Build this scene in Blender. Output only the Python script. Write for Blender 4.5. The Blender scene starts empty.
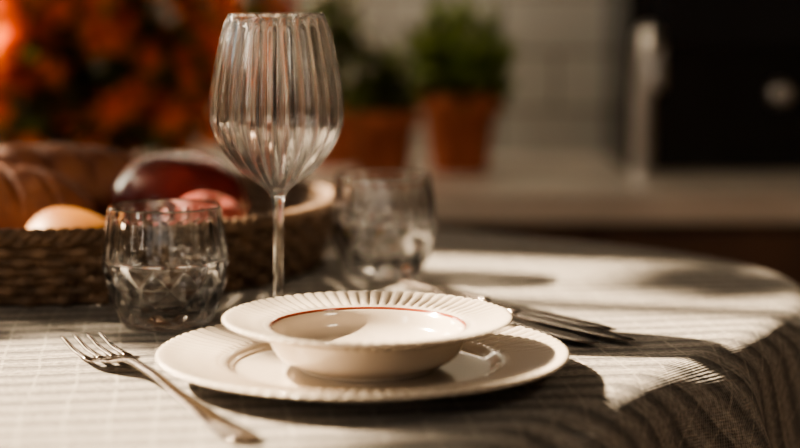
import bpy, bmesh, math, random
from math import sin, cos, pi, radians, sqrt, exp
from mathutils import Vector, Matrix, noise
random.seed(7)
scene = bpy.context.scene
TZ = 0.75   # table-top height (cloth surface)

# ------------------------------------------------------------------ materials
def new_mat(name):
    m = bpy.data.materials.new(name); m.use_nodes = True
    nt = m.node_tree
    return m, nt, nt.nodes['Principled BSDF']

def simple(name, col, rough=0.5, metal=0.0, col2=None, nscale=20.0, bump=0.0, bscale=60.0, trans=0.0, coat=0.0, bdist=0.002):
    m, nt, b = new_mat(name)
    b.inputs['Roughness'].default_value = rough
    b.inputs['Metallic'].default_value = metal
    b.inputs['Coat Weight'].default_value = coat
    tc = nt.nodes.new('ShaderNodeTexCoord')
    c2 = col2 if col2 else tuple(c*0.85 for c in col)
    n = nt.nodes.new('ShaderNodeTexNoise'); n.inputs['Scale'].default_value = nscale
    n.inputs['Detail'].default_value = 4
    nt.links.new(tc.outputs['Object'], n.inputs['Vector'])
    r = nt.nodes.new('ShaderNodeValToRGB')
    r.color_ramp.elements[0].position = 0.35; r.color_ramp.elements[1].position = 0.65
    r.color_ramp.elements[0].color = (*c2, 1); r.color_ramp.elements[1].color = (*col, 1)
    nt.links.new(n.outputs['Fac'], r.inputs['Fac'])
    nt.links.new(r.outputs['Color'], b.inputs['Base Color'])
    if bump > 0:
        n2 = nt.nodes.new('ShaderNodeTexNoise'); n2.inputs['Scale'].default_value = bscale
        nt.links.new(tc.outputs['Object'], n2.inputs['Vector'])
        bp = nt.nodes.new('ShaderNodeBump'); bp.inputs['Strength'].default_value = bump
        bp.inputs['Distance'].default_value = bdist
        nt.links.new(n2.outputs['Fac'], bp.inputs['Height'])
        nt.links.new(bp.outputs['Normal'], b.inputs['Normal'])
    if trans > 0:   # thin leaf translucency
        tr = nt.nodes.new('ShaderNodeBsdfTranslucent')
        nt.links.new(r.outputs['Color'], tr.inputs['Color'])
        mx = nt.nodes.new('ShaderNodeMixShader'); mx.inputs['Fac'].default_value = trans
        out = nt.nodes['Material Output']
        nt.links.new(b.outputs[0], mx.inputs[1]); nt.links.new(tr.outputs[0], mx.inputs[2])
        nt.links.new(mx.outputs[0], out.inputs['Surface'])
    return m

def math_node(nt, op, a, b=None):
    n = nt.nodes.new('ShaderNodeMath'); n.operation = op
    for i, v in enumerate((a, b)):
        if v is None: continue
        if isinstance(v, (int, float)): n.inputs[i].default_value = v
        else: nt.links.new(v, n.inputs[i])
    return n.outputs[0]

def glass_mat(name, thin=0.3, ior=1.5):
    m, nt, b = new_mat(name)
    b.inputs['Base Color'].default_value = (1, 1, 1, 1)
    b.inputs['Roughness'].default_value = 0.0
    b.inputs['IOR'].default_value = ior
    b.inputs['Transmission Weight'].default_value = 1.0
    tr = nt.nodes.new('ShaderNodeBsdfTransparent')
    mx = nt.nodes.new('ShaderNodeMixShader'); mx.inputs['Fac'].default_value = thin
    out = nt.nodes['Material Output']
    nt.links.new(b.outputs[0], mx.inputs[1]); nt.links.new(tr.outputs[0], mx.inputs[2])
    nt.links.new(mx.outputs[0], out.inputs['Surface'])
    return m

def porcelain(name, line_r=None, line_w=0.0006):
    m, nt, b = new_mat(name)
    b.inputs['Roughness'].default_value = 0.16
    b.inputs['Coat Weight'].default_value = 0.7
    b.inputs['Coat Roughness'].default_value = 0.04
    tc = nt.nodes.new('ShaderNodeTexCoord')
    sp = nt.nodes.new('ShaderNodeSeparateXYZ'); nt.links.new(tc.outputs['Object'], sp.inputs[0])
    n = nt.nodes.new('ShaderNodeTexNoise'); n.inputs['Scale'].default_value = 12
    nt.links.new(tc.outputs['Object'], n.inputs['Vector'])
    r = nt.nodes.new('ShaderNodeValToRGB')
    r.color_ramp.elements[0].color = (0.50, 0.43, 0.355, 1); r.color_ramp.elements[1].color = (0.56, 0.49, 0.41, 1)
    nt.links.new(n.outputs['Fac'], r.inputs['Fac'])
    col = r.outputs['Color']
    if line_r:
        x2 = math_node(nt, 'MULTIPLY', sp.outputs[0], sp.outputs[0]); y2 = math_node(nt, 'MULTIPLY', sp.outputs[1], sp.outputs[1])
        rad = math_node(nt, 'SQRT', math_node(nt, 'ADD', x2, y2))
        d = math_node(nt, 'ABSOLUTE', math_node(nt, 'SUBTRACT', rad, line_r))
        f = math_node(nt, 'LESS_THAN', d, line_w)
        up = math_node(nt, 'GREATER_THAN', sp.outputs[2], 0.0245)
        f = math_node(nt, 'MULTIPLY', f, up)
        mx = nt.nodes.new('ShaderNodeMix'); mx.data_type = 'RGBA'
        nt.links.new(f, mx.inputs['Factor']); nt.links.new(col, mx.inputs[6]); mx.inputs[7].default_value = (0.20, 0.05, 0.028, 1)
        col = mx.outputs[2]
    nt.links.new(col, b.inputs['Base Color'])
    return m

def linen():
    m, nt, b = new_mat('linen_cloth')
    b.inputs['Roughness'].default_value = 0.9
    b.inputs['Sheen Weight'].default_value = 0.15
    uv = nt.nodes.new('ShaderNodeUVMap'); uv.uv_map = 'UVMap'
    mp = nt.nodes.new('ShaderNodeMapping'); mp.inputs['Rotation'].default_value = (0, 0, radians(-8))
    nt.links.new(uv.outputs[0], mp.inputs[0])
    nz = nt.nodes.new('ShaderNodeTexNoise'); nz.inputs['Scale'].default_value = 6; nz.inputs['Detail'].default_value = 3
    nt.links.new(mp.outputs[0], nz.inputs['Vector'])
    sp = nt.nodes.new('ShaderNodeSeparateXYZ'); nt.links.new(mp.outputs[0], sp.inputs[0])
    wob = math_node(nt, 'MULTIPLY', nz.outputs['Fac'], 0.014)
    U = math_node(nt, 'ADD', sp.outputs[0], wob); V = math_node(nt, 'ADD', sp.outputs[1], wob)
    ph = math_node(nt, 'MULTIPLY', V, 2*pi/0.026)
    rib = math_node(nt, 'MULTIPLY', math_node(nt, 'ADD', math_node(nt, 'SINE', ph), 1.0), 0.5)
    ribp = math_node(nt, 'POWER', rib, 1.3)
    rib2 = math_node(nt, 'MULTIPLY', math_node(nt, 'ADD', math_node(nt, 'SINE', math_node(nt, 'MULTIPLY', V, 2*pi/0.008667)), 1.0), 0.5)
    fr = math_node(nt, 'FRACT', math_node(nt, 'DIVIDE', math_node(nt, 'ADD', U, 10.0), 0.026))
    ln = math_node(nt, 'LESS_THAN', fr, 0.08)
    fr2 = math_node(nt, 'FRACT', math_node(nt, 'DIVIDE', math_node(nt, 'ADD', V, 10.0), 0.052))
    ln2 = math_node(nt, 'LESS_THAN', fr2, 0.06)
    lns = math_node(nt, 'MAXIMUM', ln, ln2)
    wv = math_node(nt, 'MULTIPLY', math_node(nt, 'SINE', math_node(nt, 'MULTIPLY', U, 2*pi/0.0030)), math_node(nt, 'SINE', math_node(nt, 'MULTIPLY', V, 2*pi/0.0030)))
    fine = nt.nodes.new('ShaderNodeTexNoise'); fine.inputs['Scale'].default_value = 260; fine.inputs['Detail'].default_value = 2
    nt.links.new(mp.outputs[0], fine.inputs['Vector'])
    mx = nt.nodes.new('ShaderNodeMix'); mx.data_type = 'RGBA'
    nt.links.new(ribp, mx.inputs['Factor'])
    mx.inputs[6].default_value = (0.40, 0.36, 0.315, 1); mx.inputs[7].default_value = (0.145, 0.132, 0.12, 1)
    mx2 = nt.nodes.new('ShaderNodeMix'); mx2.data_type = 'RGBA'
    nt.links.new(math_node(nt, 'MULTIPLY', lns, 0.38), mx2.inputs['Factor']); nt.links.new(mx.outputs[2], mx2.inputs[6]); mx2.inputs[7].default_value = (0.62, 0.56, 0.48, 1)
    fr_ = nt.nodes.new('ShaderNodeValToRGB'); nt.links.new(fine.outputs['Fac'], fr_.inputs['Fac'])
    fr_.color_ramp.elements[0].position = .3; fr_.color_ramp.elements[0].color = (.42, .42, .42, 1)
    fr_.color_ramp.elements[1].position = .65; fr_.color_ramp.elements[1].color = (1, 1, 1, 1)
    mx3 = nt.nodes.new('ShaderNodeMix'); mx3.data_type = 'RGBA'; mx3.blend_type = 'MULTIPLY'
    mx3.inputs['Factor'].default_value = 1.0
    nt.links.new(mx2.outputs[2], mx3.inputs[6]); nt.links.new(fr_.outputs[0], mx3.inputs[7])
    nt.links.new(mx3.outputs[2], b.inputs['Base Color'])
    h = math_node(nt, 'ADD', math_node(nt, 'MULTIPLY', rib, -0.8), math_node(nt, 'MULTIPLY', wv, 0.35))
    h = math_node(nt, 'ADD', h, math_node(nt, 'MULTIPLY', rib2, 0.6))
    h = math_node(nt, 'ADD', h, math_node(nt, 'MULTIPLY', fine.outputs['Fac'], 0.9))
    h = math_node(nt, 'ADD', h, math_node(nt, 'MULTIPLY', lns, 0.3))
    bp = nt.nodes.new('ShaderNodeBump'); bp.inputs['Strength'].default_value = 1.0; bp.inputs['Distance'].default_value = 0.0018
    nt.links.new(h, bp.inputs['Height']); nt.links.new(bp.outputs[0], b.inputs['Normal'])
    return m

def tile_mat():
    m, nt, b = new_mat('white_glazed_tiles')
    b.inputs['Roughness'].default_value = 0.25
    tc = nt.nodes.new('ShaderNodeTexCoord')
    sp = nt.nodes.new('ShaderNodeSeparateXYZ'); nt.links.new(tc.outputs['Object'], sp.inputs[0])
    cb = nt.nodes.new('ShaderNodeCombineXYZ'); nt.links.new(sp.outputs[0], cb.inputs[0]); nt.links.new(sp.outputs[2], cb.inputs[1])
    br = nt.nodes.new('ShaderNodeTexBrick'); br.inputs['Scale'].default_value = 1.0
    br.inputs['Brick Width'].default_value = 0.2; br.inputs['Row Height'].default_value = 0.1
    br.inputs['Mortar Size'].default_value = 0.004
    br.inputs['Color1'].default_value = (0.46, 0.45, 0.41, 1); br.inputs['Color2'].default_value = (0.38, 0.37, 0.34, 1)
    br.inputs['Mortar'].default_value = (0.2, 0.19, 0.16, 1)
    nt.links.new(cb.outputs[0], br.inputs['Vector'])
    nt.links.new(br.outputs['Color'], b.inputs['Base Color'])
    bp = nt.nodes.new('ShaderNodeBump'); bp.inputs['Strength'].default_value = 0.4; bp.invert = True; bp.inputs['Distance'].default_value = 0.003
    nt.links.new(br.outputs['Fac'], bp.inputs['Height']); nt.links.new(bp.outputs[0], b.inputs['Normal'])
    return m

M = {}
M['glass'] = glass_mat('clear_glass', 0.12)
M['crystal'] = glass_mat('cut_crystal', 0.03, 1.54)
M['dinner'] = porcelain('cream_porcelain')
M['soup'] = porcelain('cream_porcelain_lined', 0.0648, 0.0008)
M['linen'] = linen()
M['tile'] = tile_mat()
M['steel'] = simple('polished_steel', (0.46, 0.39, 0.33), 0.16, 1.0, (0.36, 0.30, 0.25), 40)
M['steeldk'] = simple('aged_steel', (0.27, 0.23, 0.20), 0.2, 1.0, (0.18, 0.15, 0.13), 40)
M['steel2'] = simple('brushed_steel', (0.6, 0.58, 0.55), 0.3, 1.0, (0.5, 0.48, 0.46), 40)
M['tablewood'] = simple('table_wood', (0.22, 0.13, 0.07), 0.5, 0, (0.14, 0.08, 0.04), 10)
M['wicker'] = simple('wicker', (0.18, 0.105, 0.058), 0.65, 0, (0.075, 0.042, 0.022), 60, 0.5, 400)
M['terra'] = simple('terracotta', (0.44, 0.14, 0.065), 0.8, 0, (0.32, 0.09, 0.042), 20, 0.3, 90)
M['soil'] = simple('soil', (0.03, 0.02, 0.012), 0.95)
M['leaf'] = simple('green_leaf', (0.26, 0.33, 0.07), 0.45, 0, (0.10, 0.15, 0.035), 15, trans=0.35)
M['leafdk'] = simple('dark_leaf', (0.08, 0.08, 0.03), 0.5, 0, (0.04, 0.038, 0.016), 15, trans=0.25)
M['orange'] = simple('orange_petal', (1.0, 0.38, 0.07), 0.5, 0, (0.88, 0.20, 0.03), 12, trans=0.45)
M['rust'] = simple('rust_petal', (0.62, 0.12, 0.035), 0.55, 0, (0.34, 0.05, 0.018), 12, trans=0.4)
M['whitep'] = simple('white_petal', (0.85, 0.82, 0.75), 0.5, 0, (0.75, 0.7, 0.6), 12, trans=0.3)
M['stem'] = simple('stem', (0.05, 0.07, 0.02), 0.6)
M['vase'] = simple('dark_stoneware', (0.022, 0.02, 0.02), 0.4, 0, (0.012, 0.012, 0.012), 14)
M['counter'] = simple('pale_stone', (0.55, 0.50, 0.44), 0.3, 0, (0.46, 0.42, 0.37), 9)
M['cab'] = simple('brown_cabinet', (0.10, 0.055, 0.036), 0.5, 0, (0.065, 0.036, 0.024), 6)
M['black'] = simple('black_enamel', (0.014, 0.015, 0.017), 0.2, 0, (0.009, 0.010, 0.012), 4)
M['bglass'] = simple('smoked_oven_glass', (0.02, 0.022, 0.027), 0.08, 0, (0.014, 0.016, 0.02), 4)
M['plaster'] = simple('plaster', (0.42, 0.36, 0.29), 0.9, 0, (0.37, 0.315, 0.25), 3, 0.2, 60)
M['whitepaint'] = simple('white_paint', (0.7, 0.68, 0.63), 0.5)
M['crust'] = simple('bread_crust', (0.33, 0.13, 0.06), 0.6, 0, (0.15, 0.05, 0.026), 28, 0.5, 120)
M['yellow'] = simple('yellow_skin', (0.27, 0.11, 0.012), 0.5, 0, (0.17, 0.06, 0.01), 25)
M['darkred'] = simple('dark_red_skin', (0.15, 0.018, 0.016), 0.25, 0, (0.07, 0.010, 0.009), 20, coat=0.3)
M['pink'] = simple('pink_skin', (0.48, 0.14, 0.11), 0.35, 0, (0.36, 0.07, 0.055), 30, coat=0.2)
m, nt, b = new_mat('fill_strip_glow')  # glow of the added fill strip above the counter
b.inputs['Emission Color'].default_value = (1, .85, .65, 1); b.inputs['Emission Strength'].default_value = 1.5
nz = nt.nodes.new('ShaderNodeTexNoise'); rp = nt.nodes.new('ShaderNodeValToRGB')
rp.color_ramp.elements[0].color = (.8, .75, .65, 1); rp.color_ramp.elements[1].color = (.9, .85, .75, 1)
nt.links.new(nz.outputs['Fac'], rp.inputs['Fac']); nt.links.new(rp.outputs[0], b.inputs['Base Color'])
M['fillglow'] = m
m, nt, b = new_mat('floor_boards')
tc = nt.nodes.new('ShaderNodeTexCoord'); br = nt.nodes.new('ShaderNodeTexBrick')
br.inputs['Scale'].default_value = 1; br.inputs['Brick Width'].default_value = 1.2; br.inputs['Row Height'].default_value = 0.12
br.inputs['Mortar Size'].default_value = 0.002
br.inputs['Color1'].default_value = (0.14, 0.08, 0.045, 1); br.inputs['Color2'].default_value = (0.19, 0.11, 0.06, 1); br.inputs['Mortar'].default_value = (0.02, 0.012, 0.008, 1)
nt.links.new(tc.outputs['Object'], br.inputs['Vector']); nt.links.new(br.outputs['Color'], b.inputs['Base Color'])
b.inputs['Roughness'].default_value = 0.4
M['floor'] = m

# ------------------------------------------------------------------ mesh builder
class MB:
    def __init__(s): s.v = []; s.f = []; s.m = []; s.sm = []; s.mats = []
    def mi(s, mat):
        if mat not in s.mats: s.mats.append(mat)
        return s.mats.index(mat)
    def add(s, vs, fs, mat, smooth=True, mtx=None):
        o = len(s.v); k = s.mi(mat)
        if mtx is not None: vs = [mtx @ Vector(p) for p in vs]
        s.v += [tuple(p) for p in vs]
        for f in fs: s.f.append(tuple(i+o for i in f)); s.m.append(k); s.sm.append(smooth)
    def box(s, c, d, mat, mtx=None):
        x, y, z = c; a, b_, e = d[0]/2, d[1]/2, d[2]/2
        vs = [(x+i*a, y+j*b_, z+k*e) for i in (-1, 1) for j in (-1, 1) for k in (-1, 1)]
        fs = [(0, 1, 3, 2), (4, 6, 7, 5), (0, 4, 5, 1), (2, 3, 7, 6), (0, 2, 6, 4), (1, 5, 7, 3)]
        s.add(vs, fs, mat, False, mtx)
    def lathe(s, prof, n, mat, fn=None, mtx=None):
        vs = []; fs = []; K = len(prof)
        for i, (r, z) in enumerate(prof):
            for j in range(n):
                t = 2*pi*j/n
                rr, zz = fn(r, z, t, i) if fn else (r, z)
                vs.append((rr*cos(t), rr*sin(t), zz))
        for i in range(K-1):
            for j in range(n):
                j2 = (j+1) % n
                fs.append((i*n+j, i*n+j2, (i+1)*n+j2, (i+1)*n+j))
        s.add(vs, fs, mat, True, mtx)
    def tube(s, pts, rad, mat, n=8, caps=True, mtx=None):
        vs = []; fs = []; P = [Vector(p) for p in pts]; K = len(P)
        for i, p in enumerate(P):
            t = (P[min(i+1, K-1)]-P[max(i-1, 0)]).normalized()
            up = Vector((0, 0, 1)) if abs(t.z) < 0.95 else Vector((0, 1, 0))
            sd = t.cross(up).normalized(); up = sd.cross(t).normalized()
            r = rad[i] if isinstance(rad, (list, tuple)) else rad
            if not isinstance(r, tuple): r = (r, r)
            for j in range(n):
                a = 2*pi*j/n
                vs.append(p+sd*cos(a)*r[0]+up*sin(a)*r[1])
        for i in range(K-1):
            for j in range(n):
                j2 = (j+1) % n
                fs.append((i*n+j, (i+1)*n+j, (i+1)*n+j2, i*n+j2))
        if caps:
            fs.append(tuple(range(n))); fs.append(tuple((K-1)*n+j for j in reversed(range(n))))
        s.add(vs, fs, mat, True, mtx)
    def build(s, name, loc=(0, 0, 0), merge=True, parent=None, rot=None):
        me = bpy.data.meshes.new(name); me.from_pydata(s.v, [], s.f)
        for mt in s.mats: me.materials.append(mt)
        me.polygons.foreach_set('material_index', s.m); me.polygons.foreach_set('use_smooth', s.sm)
        if merge:
            bm = bmesh.new(); bm.from_mesh(me); bmesh.ops.remove_doubles(bm, verts=bm.verts, dist=1e-6)
            bmesh.ops.recalc_face_normals(bm, faces=bm.faces); bm.to_mesh(me); bm.free()
        me.update()
        ob = bpy.data.objects.new(name, me); ob.location = loc
        if rot: ob.rotation_euler = rot
        scene.collection.objects.link(ob)
        if parent: ob.parent = parent
        return ob

def spline(pts, k):
    out = []; n = len(pts)
    for i in range(n-1):
        p0 = pts[max(i-1, 0)]; p1 = pts[i]; p2 = pts[i+1]; p3 = pts[min(i+2, n-1)]
        for q in range(k):
            t = q/k
            out.append(tuple(0.5*((2*b)+(-a+c)*t+(2*a-5*b+4*c-d)*t*t+(-a+3*b-3*c+d)*t**3) for a, b, c, d in zip(p0, p1, p2, p3)))
    out.append(pts[-1]); return out
def sstep(a, b, x):
    t = max(0, min(1, (x-a)/(b-a))); return t*t*(3-2*t)

# ------------------------------------------------------------------ room
X0, X1, Y0, Y1, ZC = -1.6, 2.4, -2.6, 1.92, 2.7
b = MB(); b.box(((X0+X1)/2, (Y0+Y1)/2, -0.05), (X1-X0+0.2, Y1-Y0+0.2, 0.1), M['floor']); b.build('floor')
b = MB(); b.box(((X0+X1)/2, (Y0+Y1)/2, ZC+0.05), (X1-X0+0.2, Y1-Y0+0.2, 0.1), M['plaster']); b.build('ceiling')
b = MB(); b.box(((X0+X1)/2, Y1+0.05, ZC/2), (X1-X0+0.2, 0.1, ZC), M['tile']); b.build('wall_back')
b = MB(); b.box((X1+0.05, (Y0+Y1)/2, ZC/2), (0.1, Y1-Y0, ZC), M['plaster']); b.build('wall_right')
def wall_with_holes(name, axis, pos, a0, a1, holes, mat, out):
    b = MB(); cur = a0; th = 0.1
    def bx(p, q, z0, z1):
        if q-p < 1e-4 or z1-z0 < 1e-4: return
        if axis == 'x': b.box((pos+out*th/2, (p+q)/2, (z0+z1)/2), (th, q-p, z1-z0), mat)
        else: b.box(((p+q)/2, pos+out*th/2, (z0+z1)/2), (q-p, th, z1-z0), mat)
    for (p, q, z0, z1) in sorted(holes):
        bx(cur, p, 0, ZC); bx(p, q, 0, z0); bx(p, q, z1, ZC); cur = q
    bx(cur, a1, 0, ZC)
    return b.build(name, merge=False)
holes_l = [(0.14, 1.00, 1.25, 2.46), (1.20, 1.88, 1.2, 2.46), (-1.9, -0.9, 0.9, 2.1)]
wall_with_holes('wall_left', 'x', X0, Y0, Y1, holes_l, M['plaster'], -1)
wall_with_holes('wall_front', 'y', Y0, X0, X1, [(-1.0, 0.2, 0.9, 2.2)], M['plaster'], -1)
def window(name, p, q, z0, z1, nv, hs, axis='x', pos=X0):
    b = MB(); w = 0.03; th = 0.03; xx = pos-0.02
    def bx(a, c, e, f):
        if axis == 'x': b.box((xx, (a+c)/2, (e+f)/2), (th, c-a, f-e), M['whitepaint'])
        else: b.box(((a+c)/2, xx, (e+f)/2), (c-a, th, f-e), M['whitepaint'])
    bx(p, p+w, z0, z1); bx(q-w, q, z0, z1); bx(p, q, z0, z0+w); bx(p, q, z1-w, z1)
    for v in nv: bx(v-0.015, v+0.015, z0, z1)
    for h in hs: bx(p, q, h-0.012, h+0.012)
    b.build(name, merge=False)
window('window_1', 0.14, 1.00, 1.25, 2.46, [0.725], [1.55])
window('window_2', 1.20, 1.88, 1.2, 2.46, [1.38], [2.28])
window('window_3', -1.9, -0.9, 0.9, 2.1, [-1.4], [1.5])
window('window_4', -1.0, 0.2, 0.9, 2.2, [-0.4], [1.55], 'y', Y0)

# kitchen counter
CY = 1.30
b = MB()
b.box(((X0+X1)/2, (CY+Y1)/2, 0.70), (X1-X0-0.004, Y1-CY-0.002, 0.04), M['counter'])
b.box(((X0+X1)/2, (CY+0.03+Y1-0.014)/2, 0.38), (X1-X0-0.02, Y1-CY-0.046, 0.60), M['cab'])
b.box(((X0+X1)/2, (CY+0.09+Y1-0.014)/2, 0.045), (X1-X0-0.02, Y1-CY-0.106, 0.07), M['black'])
x = X0+0.03
while x < X1-0.3:
    b.box((x+0.235, CY+0.022, 0.38), (0.455, 0.018, 0.57), M['cab'])
    b.tube([(x+0.40, CY+0.0, 0.50), (x+0.40, CY+0.0, 0.62)], 0.006, M['steel2'])
    x += 0.47
b.build('kitchen_counter', merge=False)
# upper cabinet, with an added glowing strip as counter fill
b = MB()
b.box((-.62, Y1-.17, 1.80), (1.90, .33, .70), M['cab'])
for k in range(4): b.box((-1.33+k*.475, Y1-.345, 1.80), (.46, .018, .68), M['cab'])
b.box((-.62, Y1-.25, 1.437), (1.6, .06, .022), M['steel2'])
b.box((-.62, Y1-.25, 1.424), (1.58, .045, .004), M['fillglow'])
b.build('wall_cabinet', merge=False)

# black built-in oven at back right
b = MB()
ox0, ox1, oy = 0.385, 1.25, 1.62
b.box(((ox0+ox1)/2, (oy+Y1-0.002)/2, 0.721+0.68), (ox1-ox0, Y1-oy-0.002, 1.36), M['black'])
b.box(((ox0+ox1)/2, oy-0.006, 0.83), (ox1-ox0-0.06, 0.012, 0.13), M['black'])
b.box(((ox0+ox1)/2, oy-0.008, 1.20), (ox1-ox0-0.10, 0.016, 0.56), M['bglass'])
b.tube([(0.47, oy-0.05, 1.42), (1.16, oy-0.05, 1.42)], 0.010, M['steeldk'], 12)
for xx in (0.52, 1.11): b.tube([(xx, oy-0.05, 1.42), (xx, oy-0.01, 1.42)], 0.007, M['steeldk'])
for xx in (0.625, 0.80, 0.975):
    b.tube([(xx, oy-0.011, 0.845), (xx, oy-0.030, 0.845), (xx, oy-0.040, 0.845), (xx, oy-0.043, 0.845)], [.019, .018, .014, .006], M['steel2'], 24)
b.build('built_in_oven', merge=False)

# faucet
b = MB()
pts = [(0, 0, 0), (0, 0, 0.01), (0, 0, 0.02), (0, 0, 0.08), (0, 0, 0.15), (0, -0.005, 0.185), (0, -0.025, 0.212), (0, -0.055, 0.22), (0, -0.085, 0.208), (0, -0.102, 0.18), (0, -0.104, 0.14)]
b.tube(spline(pts, 4), [0.024 if i < 4 else 0.017 for i in range(41)], M['steel2'], 20)
b.tube([(0, 0.012, 0.05), (0, 0.035, 0.062), (0, 0.055, 0.085)], [0.008, 0.007, 0.006], M['steel2'], 12)
b.build('kitchen_faucet', (0.400, 1.54, 0.7205), merge=False)

# ------------------------------------------------------------------ table + cloth (softly squared oval)
TC = (-0.276, 0.234); TA, TB, TP, TANG = 0.62, 0.53, 4.0, radians(56)
def edge(t, inset=0.0):
    c = abs(cos(t-TANG))/(TA-inset); s_ = abs(sin(t-TANG))/(TB-inset)
    return (c**TP+s_**TP)**(-1/TP)
b = MB(); zt = TZ-0.003
def tfn(r, z, t, i): return r*edge(t, 0.0), z
b.lathe([(0, zt), (0.95, zt), (0.96, zt-0.004), (0.96, zt-0.026), (0.95, zt-0.03), (0, zt-0.03)], 120, M['tablewood'], tfn)
b.lathe(spline([(0.0, zt-0.031), (0.09, zt-0.032), (0.06, 0.62), (0.035, 0.5), (0.04, 0.3), (0.055, 0.15), (0.05, 0.09), (0.0, 0.085)], 5), 32, M['tablewood'])
for k in range(4):
    a = k*pi/2+pi/4
    b.tube([(0.02*cos(a), 0.02*sin(a), 0.14), (0.18*cos(a), 0.18*sin(a), 0.09), (0.34*cos(a), 0.34*sin(a), 0.022)], [(0.025, 0.035), (0.022, 0.028), (0.022, 0.02)], M['tablewood'], 12)
b.build('dining_table', (TC[0], TC[1], 0))

NR_T, NR_D, NT = 70, 60, 540
vs = []; uvs = []; fs = []
DROP = 0.36; RE = 0.028
arc = RE*pi/2
prm = [('t', i/NR_T) for i in range(NR_T+1)]+[('a', i/8) for i in range(1, 9)]+[('d', i/NR_D) for i in range(1, NR_D+1)]
for kind, q in prm:
    for j in range(NT):
        t = 2*pi*j/NT; E = edge(t)
        if kind == 't': s_ = (E-RE)*q; r = s_; z = 0
        elif kind == 'a':
            a = q*pi/2; r = E-RE+RE*sin(a); z = -RE*(1-cos(a)); s_ = E-RE+arc*q
        else: r = E; z = -RE-(DROP-RE)*q; s_ = E-RE+arc+(DROP-RE)*q
        dd = max(0, s_-(E-RE+arc*0.5))/DROP
        fold = 0.5+0.5*sin(15*t+1.3*sin(3*t+0.5)+0.6)
        fold2 = 0.5+0.5*sin(31*t+2.0*sin(2*t))
        r += dd**0.8*(0.11*fold+0.022*fold2)
        x, y = r*cos(t), r*sin(t)
        if kind == 't': z = min(0, noise.noise(Vector((x*9, y*9, 0.3)))*0.0012)
        vs.append((x, y, z)); uvs.append((s_*cos(t), s_*sin(t)))
for i in range(len(prm)-1):
    for j in range(NT):
        j2 = (j+1) % NT
        fs.append((i*NT+j, (i+1)*NT+j, (i+1)*NT+j2, i*NT+j2))
me = bpy.data.meshes.new('tablecloth'); me.from_pydata(vs, [], fs)
ul = me.uv_layers.new(name='UVMap')
for l in me.loops: ul.data[l.index].uv = uvs[l.vertex_index]
for p in me.polygons: p.use_smooth = True
me.materials.append(M['linen'])
ob = bpy.data.objects.new('tablecloth', me); ob.location = (TC[0], TC[1], TZ); scene.collection.objects.link(ob)

# ------------------------------------------------------------------ plates
def flute(r0, r1, amp, n, scal):
    def fn(r, z, t, i):
        w = sstep(r0, r0+0.005, r)*(1-0.65*sstep(r1-0.004, r1-0.0005, r))
        c = 1-2*abs(sin(n*t/2))**0.8
        return r-0.0006*scal*c*sstep(r1-0.010, r1, r), z-amp*w*c
    return fn
top = spline([(0, .006), (.04, .006), (.078, .0062), (.086, .0085), (.092, .0118), (.105, .0135), (.120, .0155), (.1335, .0185)], 8)
bot = spline([(.1345, .0180), (.1335, .0160), (.115, .0120), (.092, .0075), (.082, .0025), (.079, 0), (.073, 0), (.071, .0025), (.04, .003), (0, .003)], 4)
b = MB(); b.lathe(top+bot, 880, M['dinner'], flute(.092, .134, .0012, 88, 0.8))
o_ = b.build('dinner_plate', (0.001, 0, TZ+0.0005)); o_.scale = (.988, .988, 1)
top = spline([(0, .009), (.035, .009), (.050, .0112), (.058, .016), (.0620, .024), (.0640, .0268), (.0665, .0285), (.08, .0308), (.0945, .0345)], 7)
bot = spline([(.0953, .0342), (.0948, .0325), (.08, .0285), (.070, .0255), (.066, .019), (.060, .0095), (.050, .0035), (.046, .002), (.045, 0), (.041, 0), (.040, .003), (.02, .004), (0, .004)], 4)
b = MB(); b.lathe(top+bot, 720, M['soup'], flute(.0675, .0953, .0010, 72, 0.7))
o_ = b.build('soup_plate', (0.004, 0.0, TZ+0.0068)); o_.scale = (.978, .978, 1)

# ------------------------------------------------------------------ wine glass
outer = spline([(0, .0), (.033, .0), (.0345, .0008), (.033, .0018), (.020, .0032), (.008, .006), (.0045, .012), (.0038, .03), (.0036, .06), (.004, .085), (.0055, .097), (.010, .104), (.024, .115), (.038, .131), (.0465, .148), (.0482, .162), (.0465, .182), (.0415, .208), (.0360, .2318)], 7)
inner = spline([(.0357, .2322), (.0352, .2318), (.0405, .208), (.0455, .182), (.0470, .162), (.0453, .149), (.0368, .133), (.0225, .1175), (.008, .1085), (0, .1070)], 7)
no = len(outer)
def wfn(r, z, t, i):
    w = sstep(.100, .125, z)*(1-sstep(.222, .231, z))
    c = 1-2*abs(sin(12*t))**1.2
    if i < no: return r-0.0016*w*c, z
    return r, z
b = MB(); b.lathe(outer+inner, 480, M['glass'], wfn)
b.build('wine_glass', (-0.066, 0.172, TZ+0.0005))

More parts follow.
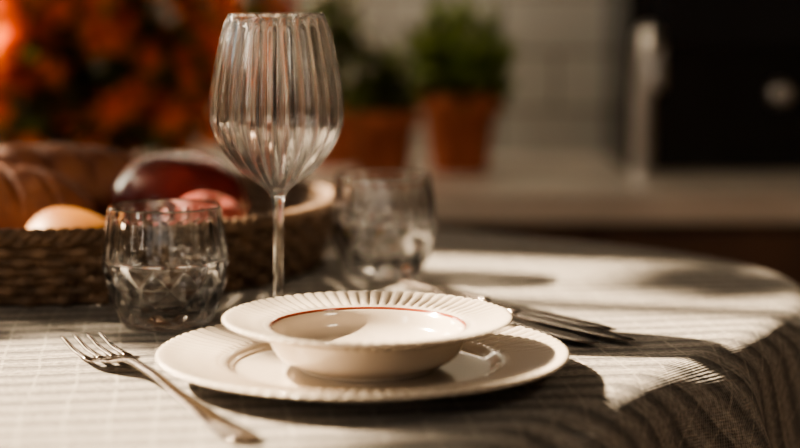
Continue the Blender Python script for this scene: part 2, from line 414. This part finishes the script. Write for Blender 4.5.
# ------------------------------------------------------------------ cut tumblers
def tumbler(loc, rot):
    H = .090
    o = spline([(0, 0), (.028, 0), (.0335, .0015), (.040, .012), (.0455, .028), (.0475, .043), (.0465, .060), (.0440, .078), (.0425, H-.0006)], 18)
    inn = spline([(.0419, H), (.0411, H-.0008), (.0425, .078), (.0446, .060), (.0450, .043), (.0424, .029), (.0360, .0175), (.0250, .0125), (0, .0118)], 6)
    n0 = len(o)
    def fn(r, z, t, i):
        if i >= n0 or r < .03: return r, z
        w1 = sstep(.003, .007, z)*(1-sstep(.048, .051, z))
        w2 = sstep(.051, .055, z)*(1-sstep(.080, .086, z))
        k = 12; a = k*t/(2*pi); h = (z-.004)/.0285
        g1 = abs(2*((a+h) % 1.0)-1); g2 = abs(2*((a-h) % 1.0)-1)      # crossing V-grooves -> pyramid diamonds
        cut = max(g1, g2)
        rib = abs(sin(12*t))
        return r-0.0032*w1*cut-0.0008*w2*(1-rib), z
    b = MB(); b.lathe(o+inn, 624, M['crystal'], fn)
    return b.build('cut_glass_tumbler', loc, rot=(0, 0, rot))
tumbler((-0.152, 0.183, TZ+0.0005), 0.2)
tumbler((0.010, 0.415, TZ+0.0005), 0.9)

# ------------------------------------------------------------------ cutlery
def place(ob, p_from, p_to, z):
    dx, dy = p_to[0]-p_from[0], p_to[1]-p_from[1]
    ob.location = (p_from[0], p_from[1], z); ob.rotation_euler = (0, 0, math.atan2(dy, dx))
def fork(name, L=0.235):
    b = MB(); S = L/0.21
    zp = [(0, .002), (.03, .0022), (.07, .006), (.11, .0105), (.135, .011), (.15, .0075), (.165, .0045), (.185, .0048), (.21, .0095)]
    def spline_z(x):
        for (a, c), (d, e) in zip(zp, zp[1:]):
            if x <= d: t = (x-a)/(d-a); t = t*t*(3-2*t); return c+(e-c)*t
        return zp[-1][1]
    prof = [(0, .002, .0012), (.002, .0055, .0018), (.006, .0078, .0021), (.02, .0078, .0021), (.045, .0054, .002), (.08, .0034, .002), (.11, .0028, .0022), (.130, .0028, .0022), (.138, .0045, .0018), (.146, .0090, .0014), (.154, .0122, .0012), (.163, .0130, .0011), (.167, .0130, .0010)]
    pr = spline(prof, 4)
    b.tube([(x*S, 0, spline_z(x)) for x, w, h in pr], [(w*S*.9, h) for x, w, h in pr], M['steel'], 16)
    for k in range(4):
        yy = (k-1.5)*.0064
        xs = [.1655, .172, .18, .19, .2, .207, .21]
        ws = [.0021, .0018, .0017, .0016, .0014, .001, .0004]
        b.tube([(x*S, yy*S, spline_z(x)) for x in xs], [(w*S, .0011 if w > .0005 else .0004) for w in ws], M['steel'], 8)
    return b.build(name, merge=False)
f = fork('dinner_fork', 0.300)
place(f, (-0.058, -0.172), (-0.206, 0.102), TZ+0.0008)
def knife(name, L):
    b = MB(); S = L/0.23
    prof = [(0, .003, .0015), (.002, .0072, .003), (.01, .0085, .0036), (.05, .0068, .0034), (.09, .0055, .0036), (.098, .0058, .0036), (.102, .0050, .003)]
    pr = spline(prof, 4)
    b.tube([(x*S, 0, .004) for x, w, h in pr], [(w, h) for x, w, h in pr], M['steeldk'], 16)
    bl = spline([(.100, .0045, .0016), (.106, .0078, .0014), (.13, .0092, .0013), (.18, .0098, .0012), (.21, .0088, .001), (.224, .0055, .0008), (.23, .0008, .0004)], 4)
    b.tube([(x*S, (.0098-w)*0.5, .0034) for x, w, h in bl], [(w, h) for x, w, h in bl], M['steeldk'], 12)
    return b.build(name, merge=False)
k1 = knife('dinner_knife', 0.262); place(k1, (0.028, 0.352), (0.178, 0.142), TZ+0.0006)
k2 = knife('dinner_knife', 0.230); place(k2, (0.056, 0.288), (0.180, 0.112), TZ+0.0006)
k3 = knife('butter_knife', 0.18); place(k3, (0.062, 0.240), (0.162, 0.090), TZ+0.0006)

# ------------------------------------------------------------------ basket + produce
BC = (-0.28, 0.482); BR = 0.25
b = MB(); rows_n = 7; hh = 0.056
for k in range(rows_n):
    z = 0.005+k*hh/rows_n; R = BR-0.022+0.014*k/(rows_n-1)
    n = 288; vs = []; fs = []; m_ = 8; ns = 48
    for j in range(n):
        t = 2*pi*j/n; off = 0.0034*sin(ns*t+k*pi)
        for q in range(m_):
            a = 2*pi*q/m_; rr = .0048*(0.85+0.15*abs(sin(ns*t+k*pi)))
            vs.append(((R+off+rr*cos(a)*.8)*cos(t), (R+off+rr*cos(a)*.8)*sin(t), z+rr*sin(a)))
    for j in range(n):
        for q in range(m_):
            fs.append((j*m_+q, ((j+1) % n)*m_+q, ((j+1) % n)*m_+(q+1) % m_, j*m_+(q+1) % m_))
    b.add(vs, fs, M['wicker'])
for j in range(96):
    t = 2*pi*j/96
    b.tube([((BR-0.022)*cos(t), (BR-0.022)*sin(t), 0.003), ((BR-0.008)*cos(t), (BR-0.008)*sin(t), hh)], .0022, M['wicker'], 6)
for s_ in (0, 1, 2):
    pts = []
    for j in range(481):
        t = 2*pi*j/480; ph = 48*t+s_*2*pi/3
        pts.append(((BR-0.007+.0036*cos(ph))*cos(t), (BR-0.007+.0036*cos(ph))*sin(t), hh+.002+.0036*sin(ph)))
    b.tube(pts, .0038, M['wicker'], 7, caps=False)
b.lathe([(0, .001), (BR-.022, .001), (BR-.022, .006), (0, .006)], 64, M['wicker'])
b.build('wicker_basket', (BC[0], BC[1], TZ+0.0005), merge=False)

def blob(name, loc, rx, ry, rz, mat, rot=(0, 0, 0), dimple=0.25, taper=0.0):
    b = MB(); vs = []; fs = []; NU, NV = 96, 40
    for i in range(NV+1):
        ph = pi*i/NV
        for j in range(NU):
            t = 2*pi*j/NU
            r = sin(ph); z = cos(ph)
            z2 = z-dimple*math.copysign(1, z)*exp(-(r/0.28)**2)
            rr = r*(1+0.03*noise.noise(Vector((cos(t)*r*1.5, sin(t)*r*1.5, z*1.5+loc[0]*9))))
            rr *= 1-taper*z
            vs.append((rr*cos(t)*rx, rr*sin(t)*ry, z2*rz))
    for i in range(NV):
        for j in range(NU):
            j2 = (j+1) % NU; fs.append((i*NU+j, i*NU+j2, (i+1)*NU+j2, (i+1)*NU+j))
    b.add(vs, fs, mat)
    z0 = rz*(1-dimple)
    b.tube([(0, 0, z0-.004), (.001, 0, z0+.003), (.003, .001, z0+.008)], [.002, .0014, .0017], M['stem'], 8)
    return b.build(name, loc, rot=rot)
def loaf(name, loc, L, W, H, rotz):
    b = MB(); vs = []; fs = []; NU, NV = 160, 64
    for i in range(NU+1):
        x = -1+2*i/NU; w = max(0, 1-abs(x)**2.6)**0.5
        for j in range(NV):
            a = 2*pi*j/NV; cy, cz = cos(a), sin(a)
            if cz < 0: cz *= .62
            k = 1.0
            if cz > .1:
                u = (x*3.2+cy*.8) % 1.0
                k -= .10*max(0, 1-abs(u-.5)/.14)*sstep(.1, .6, cz)*(1-sstep(.7, .95, abs(x)))
            k *= 1+.05*noise.noise(Vector((x*5, cy*2.5, cz*2.5+loc[0]*7)))
            vs.append((x*L, cy*W*w*k, cz*H*w*k))
    for i in range(NU):
        for j in range(NV):
            fs.append((i*NV+j, (i+1)*NV+j, (i+1)*NV+(j+1) % NV, i*NV+(j+1) % NV))
    b.add(vs, fs, M['crust'])
    return b.build(name, loc, rot=(0, 0, rotz))
FB = TZ+0.0075
loaf('bread_loaf', (-0.355, 0.437, FB+0.035), .105, .052, .055, radians(8))
loaf('bread_loaf', (-0.315, 0.560, FB+0.038), .110, .055, .060, radians(14))
blob('yellow_pear', (-0.252, 0.342, FB+0.030), .032, .032, .044, M['yellow'], (radians(78), 0, radians(70)), .08, .32)
blob('red_onion', (-0.178, 0.475, FB+0.049), .064, .064, .050, M['darkred'], (0.1, 0.1, 0), .10)
blob('pink_apple', (-0.142, 0.372, FB+0.036), .037, .037, .036, M['pink'], (0.2, 0.3, 0), .22)

# ------------------------------------------------------------------ plants
def rnd_dir():
    while True:
        v = Vector((random.uniform(-1, 1), random.uniform(-1, 1), random.uniform(-1, 1)))
        if 0.05 < v.length < 1: return v.normalized()
def leaf(b, p, d, L, W, mat, curl=0.25):
    d = d.normalized(); s_ = d.cross(rnd_dir()).normalized(); n = s_.cross(d)
    sec = [(0, .06), (.25, .75), (.5, 1), (.75, .7), (1, .02)]
    vs = []; fs = []
    for t, w in sec:
        c = p+d*L*t-n*curl*L*t*t
        vs += [c-s_*W*w*.5+n*W*.12*w, c, c+s_*W*w*.5+n*W*.12*w]
    for i in range(4):
        a = i*3; fs += [(a, a+1, a+4, a+3), (a+1, a+2, a+5, a+4)]
    b.add(vs, fs, mat)
def flower(b, c, ax, R, mat, n=16, layers=3):
    ax = ax.normalized(); u = ax.orthogonal().normalized(); v = ax.cross(u)
    for l in range(layers):
        el = radians(15+28*l)
        for k in range(n-3*l):
            a = 2*pi*k/(n-3*l)+l*.4+random.uniform(-.1, .1)
            d = (u*cos(a)+v*sin(a))*cos(el)+ax*sin(el)
            leaf(b, c, d, R*(1-.16*l)*random.uniform(.85, 1.1), R*.30, mat, 0.2)

def bouquet(name, loc, nst, RX, RY, RZ, zc):
    b = MB()
    b.lathe(spline([(0, 0), (.05, 0), (.06, .008), (.075, .035), (.076, .06), (.062, .085), (.05, .10), (.054, .11), (.048, .11), (.045, .10), (.055, .08), (.055, .04), (0, .02)], 5), 48, M['vase'])
    base = Vector((0, 0, .10))
    for i in range(nst):
        d = rnd_dir()
        r = random.uniform(.55, 1)
        tip = Vector((0.0, 0, zc))+Vector((d.x*RX, d.y*RY, d.z*RZ))*r
        if tip.z < .03: tip.z = .03+random.random()*.05
        mid = base.lerp(tip, .5)+Vector((0, 0, .04))
        b.tube([base, mid, tip], .0018, M['stem'], 5)
        low = tip.z < .15
        if not (low and random.random() < .55):
            flower(b, tip, (tip-Vector((0, 0.14, zc-.05))), random.uniform(.019, .038), M['orange'] if random.random() < .74 else M['rust'])
        for q in range(5):
            p = mid.lerp(tip, random.random()); leaf(b, p, (rnd_dir()+Vector((d.x, d.y, d.z))*.8), random.uniform(.03, .05), random.uniform(.012, .022), random.choice([M['leafdk'], M['leafdk'], M['leaf'], M['rust'], M['leafdk']]))
    return b.build(name, loc, merge=False)
bouquet('flower_bouquet', (-0.46, 1.42, 0.7205), 360, .35, .15, .22, .225)

def pot_plant(name, loc, spread, height, n, mats, pr=.05, ph=.10, blooms=0, leafL=.045):
    b = MB()
    b.lathe([(0, 0), (pr*.72, 0), (pr*.74, .003), (pr*.93, ph*.78), (pr*1.06, ph*.78), (pr*1.1, ph*.8), (pr*1.1, ph*.98), (pr*1.07, ph), (pr*.97, ph), (pr*.93, ph*.8), (pr*.9, ph*.78)], 48, M['terra'])
    b.lathe([(pr*.93, ph*.86), (0, ph*.88)], 24, M['soil'])
    base = Vector((0, 0, ph*.86))
    for i in range(n):
        d = rnd_dir(); d.z = abs(d.z)
        tip = base+Vector((d.x*spread, d.y*spread, .02+d.z*height))*random.uniform(.5, 1)
        b.tube([base, base.lerp(tip, .5)+Vector((0, 0, .012)), tip], .0012, M['stem'], 4)
        for q in range(6):
            leaf(b, base.lerp(tip, random.uniform(.45, 1)), rnd_dir()+Vector((d.x, d.y, d.z)), leafL*random.uniform(.7, 1.2), leafL*.5, random.choice(mats))
        if i < blooms: flower(b, tip+Vector((0, 0, .008)), d, .016, M['whitep'], 9, 2)
    return b.build(name, loc, merge=False)
pot_plant('potted_herb', (0.120, 1.62, 0.7205), .085, .16, 120, [M['leaf'], M['leaf'], M['leaf'], M['leafdk']], .062, .125, 0, .038)
pot_plant('potted_daisy', (0.0, 1.44, 0.7205), .05, .10, 60, [M['leaf'], M['leafdk']], .050, .110, 16, .03)
pot_plant('potted_daisy', (-0.08, 1.72, 0.7205), .08, .22, 70, [M['leaf'], M['leafdk']], .05, .11, 50, .035)

# unseen potted leaves, added inside window_1 to block and shape the sun
def sun_blocker(hy, hz, n, ay, az, dx=.13):
    b = MB(); k = .5
    b.lathe(spline([(0, 0), (.05*k, 0), (.075*k, .05*k), (.082*k, .09*k), (.078*k, .09*k), (.07*k, .05*k), (0, .02*k)], 4), 32, M['terra'], mtx=Matrix.Translation((0, 0, -.02)))
    top_ = ZC-hz
    for a in (0, 2.1, 4.2): b.tube([(.036*cos(a), .036*sin(a), .02), (0, 0, min(.2, top_*.7))], .001, M['stem'], 5)
    b.tube([(0, 0, min(.2, top_*.7)), (0, 0, top_)], .0012, M['stem'], 5)
    for i in range(n):
        d = rnd_dir(); p = Vector((d.x*.06, d.y*ay, d.z*az))*random.uniform(.3, 1)
        leaf(b, p, rnd_dir()+d, random.uniform(.03, .045), random.uniform(.018, .028), random.choice([M['leaf'], M['leafdk']]))
    b.build('leafy_sun_blocker', (X0+dx, hy, hz), merge=False)
sun_blocker(.520, 1.885, 460, .115, .115)
sun_blocker(.225, 2.060, 380, .10, .120)
sun_blocker(.810, 1.815, 320, .12, .095)
sun_blocker(.835, 2.185, 220, .08, .045)
sun_blocker(.520, 1.640, 460, .125, .115)

# ------------------------------------------------------------------ lights
sun = bpy.data.lights.new('sun', 'SUN'); sun.energy = 30; sun.angle = radians(1.2); sun.color = (1, .80, .56)
so = bpy.data.objects.new('sun', sun); scene.collection.objects.link(so)
el = radians(38); d = Vector((.968*cos(el), -.25*cos(el), -sin(el)))
so.rotation_euler = d.to_track_quat('-Z', 'Y').to_euler(); so.location = (-3, 1, 3.5)
def area(name, loc, tgt, sx, sy, e, col):
    l = bpy.data.lights.new(name, 'AREA'); l.shape = 'RECTANGLE'; l.size = sx; l.size_y = sy; l.energy = e; l.color = col
    o = bpy.data.objects.new(name, l); scene.collection.objects.link(o); o.location = loc
    o.rotation_euler = (Vector(tgt)-Vector(loc)).to_track_quat('-Z', 'Y').to_euler(); return o
area('fill_light_left', (X0+.02, 1.62, 1.5), (0, 1.1, 0.9), .28, 1.0, 22, (1, .85, .66))  # added fill strip at window_2, brightens bouquet and back wall
area('fill_light_side', (X0+.02, -1.2, 1.5), (0, -.1, .9), .22, 1.1, 5.5, (1, .89, .74))  # added narrow strip at window_3, puts bright streaks in the glasses
area('fill_light_front', (-.4, Y0+.02, 1.55), (0, 0, .9), 1.1, 1.2, 4, (1, .88, .74))  # added fill from behind the camera, lifts the shaded cloth
area('fill_light_right', (1.5, -.9, ZC-.05), (.3, .1, .7), .5, .5, 9, (1, .84, .64))  # added fill from upper right without a fixture, lifts the cloth drape
area('fill_light_counter', (-.45, Y1-.25, 1.415), (-.45, Y1-.30, .7), 1.5, .04, 3.2, (1, .82, .60))  # added fill that brightens counter, pots and tiles
w = bpy.data.worlds.new('sky'); scene.world = w; w.use_nodes = True
nt = w.node_tree; bg = nt.nodes['Background']
sky = nt.nodes.new('ShaderNodeTexSky'); sky.sky_type = 'HOSEK_WILKIE'; sky.turbidity = 6
sky.sun_direction = (-.76, .2, .62)
nt.links.new(sky.outputs[0], bg.inputs['Color']); bg.inputs['Strength'].default_value = 0.8

# ------------------------------------------------------------------ camera
cd = bpy.data.cameras.new('camera'); cam = bpy.data.objects.new('camera', cd); scene.collection.objects.link(cam)
cam.location = (0.025, -1.085, TZ+.245); cam.rotation_euler = (radians(90-7.57), 0, 0)
cd.sensor_width = 36; cd.lens = 76.5; cd.clip_start = .02
cd.dof.use_dof = True; cd.dof.focus_distance = 1.17; cd.dof.aperture_fstop = 2.5; cd.dof.aperture_blades = 0
scene.camera = cam
scene.view_settings.view_transform = 'AgX'
scene.view_settings.exposure = 0.5
try: scene.view_settings.look = 'AgX - Medium High Contrast'
except Exception: pass
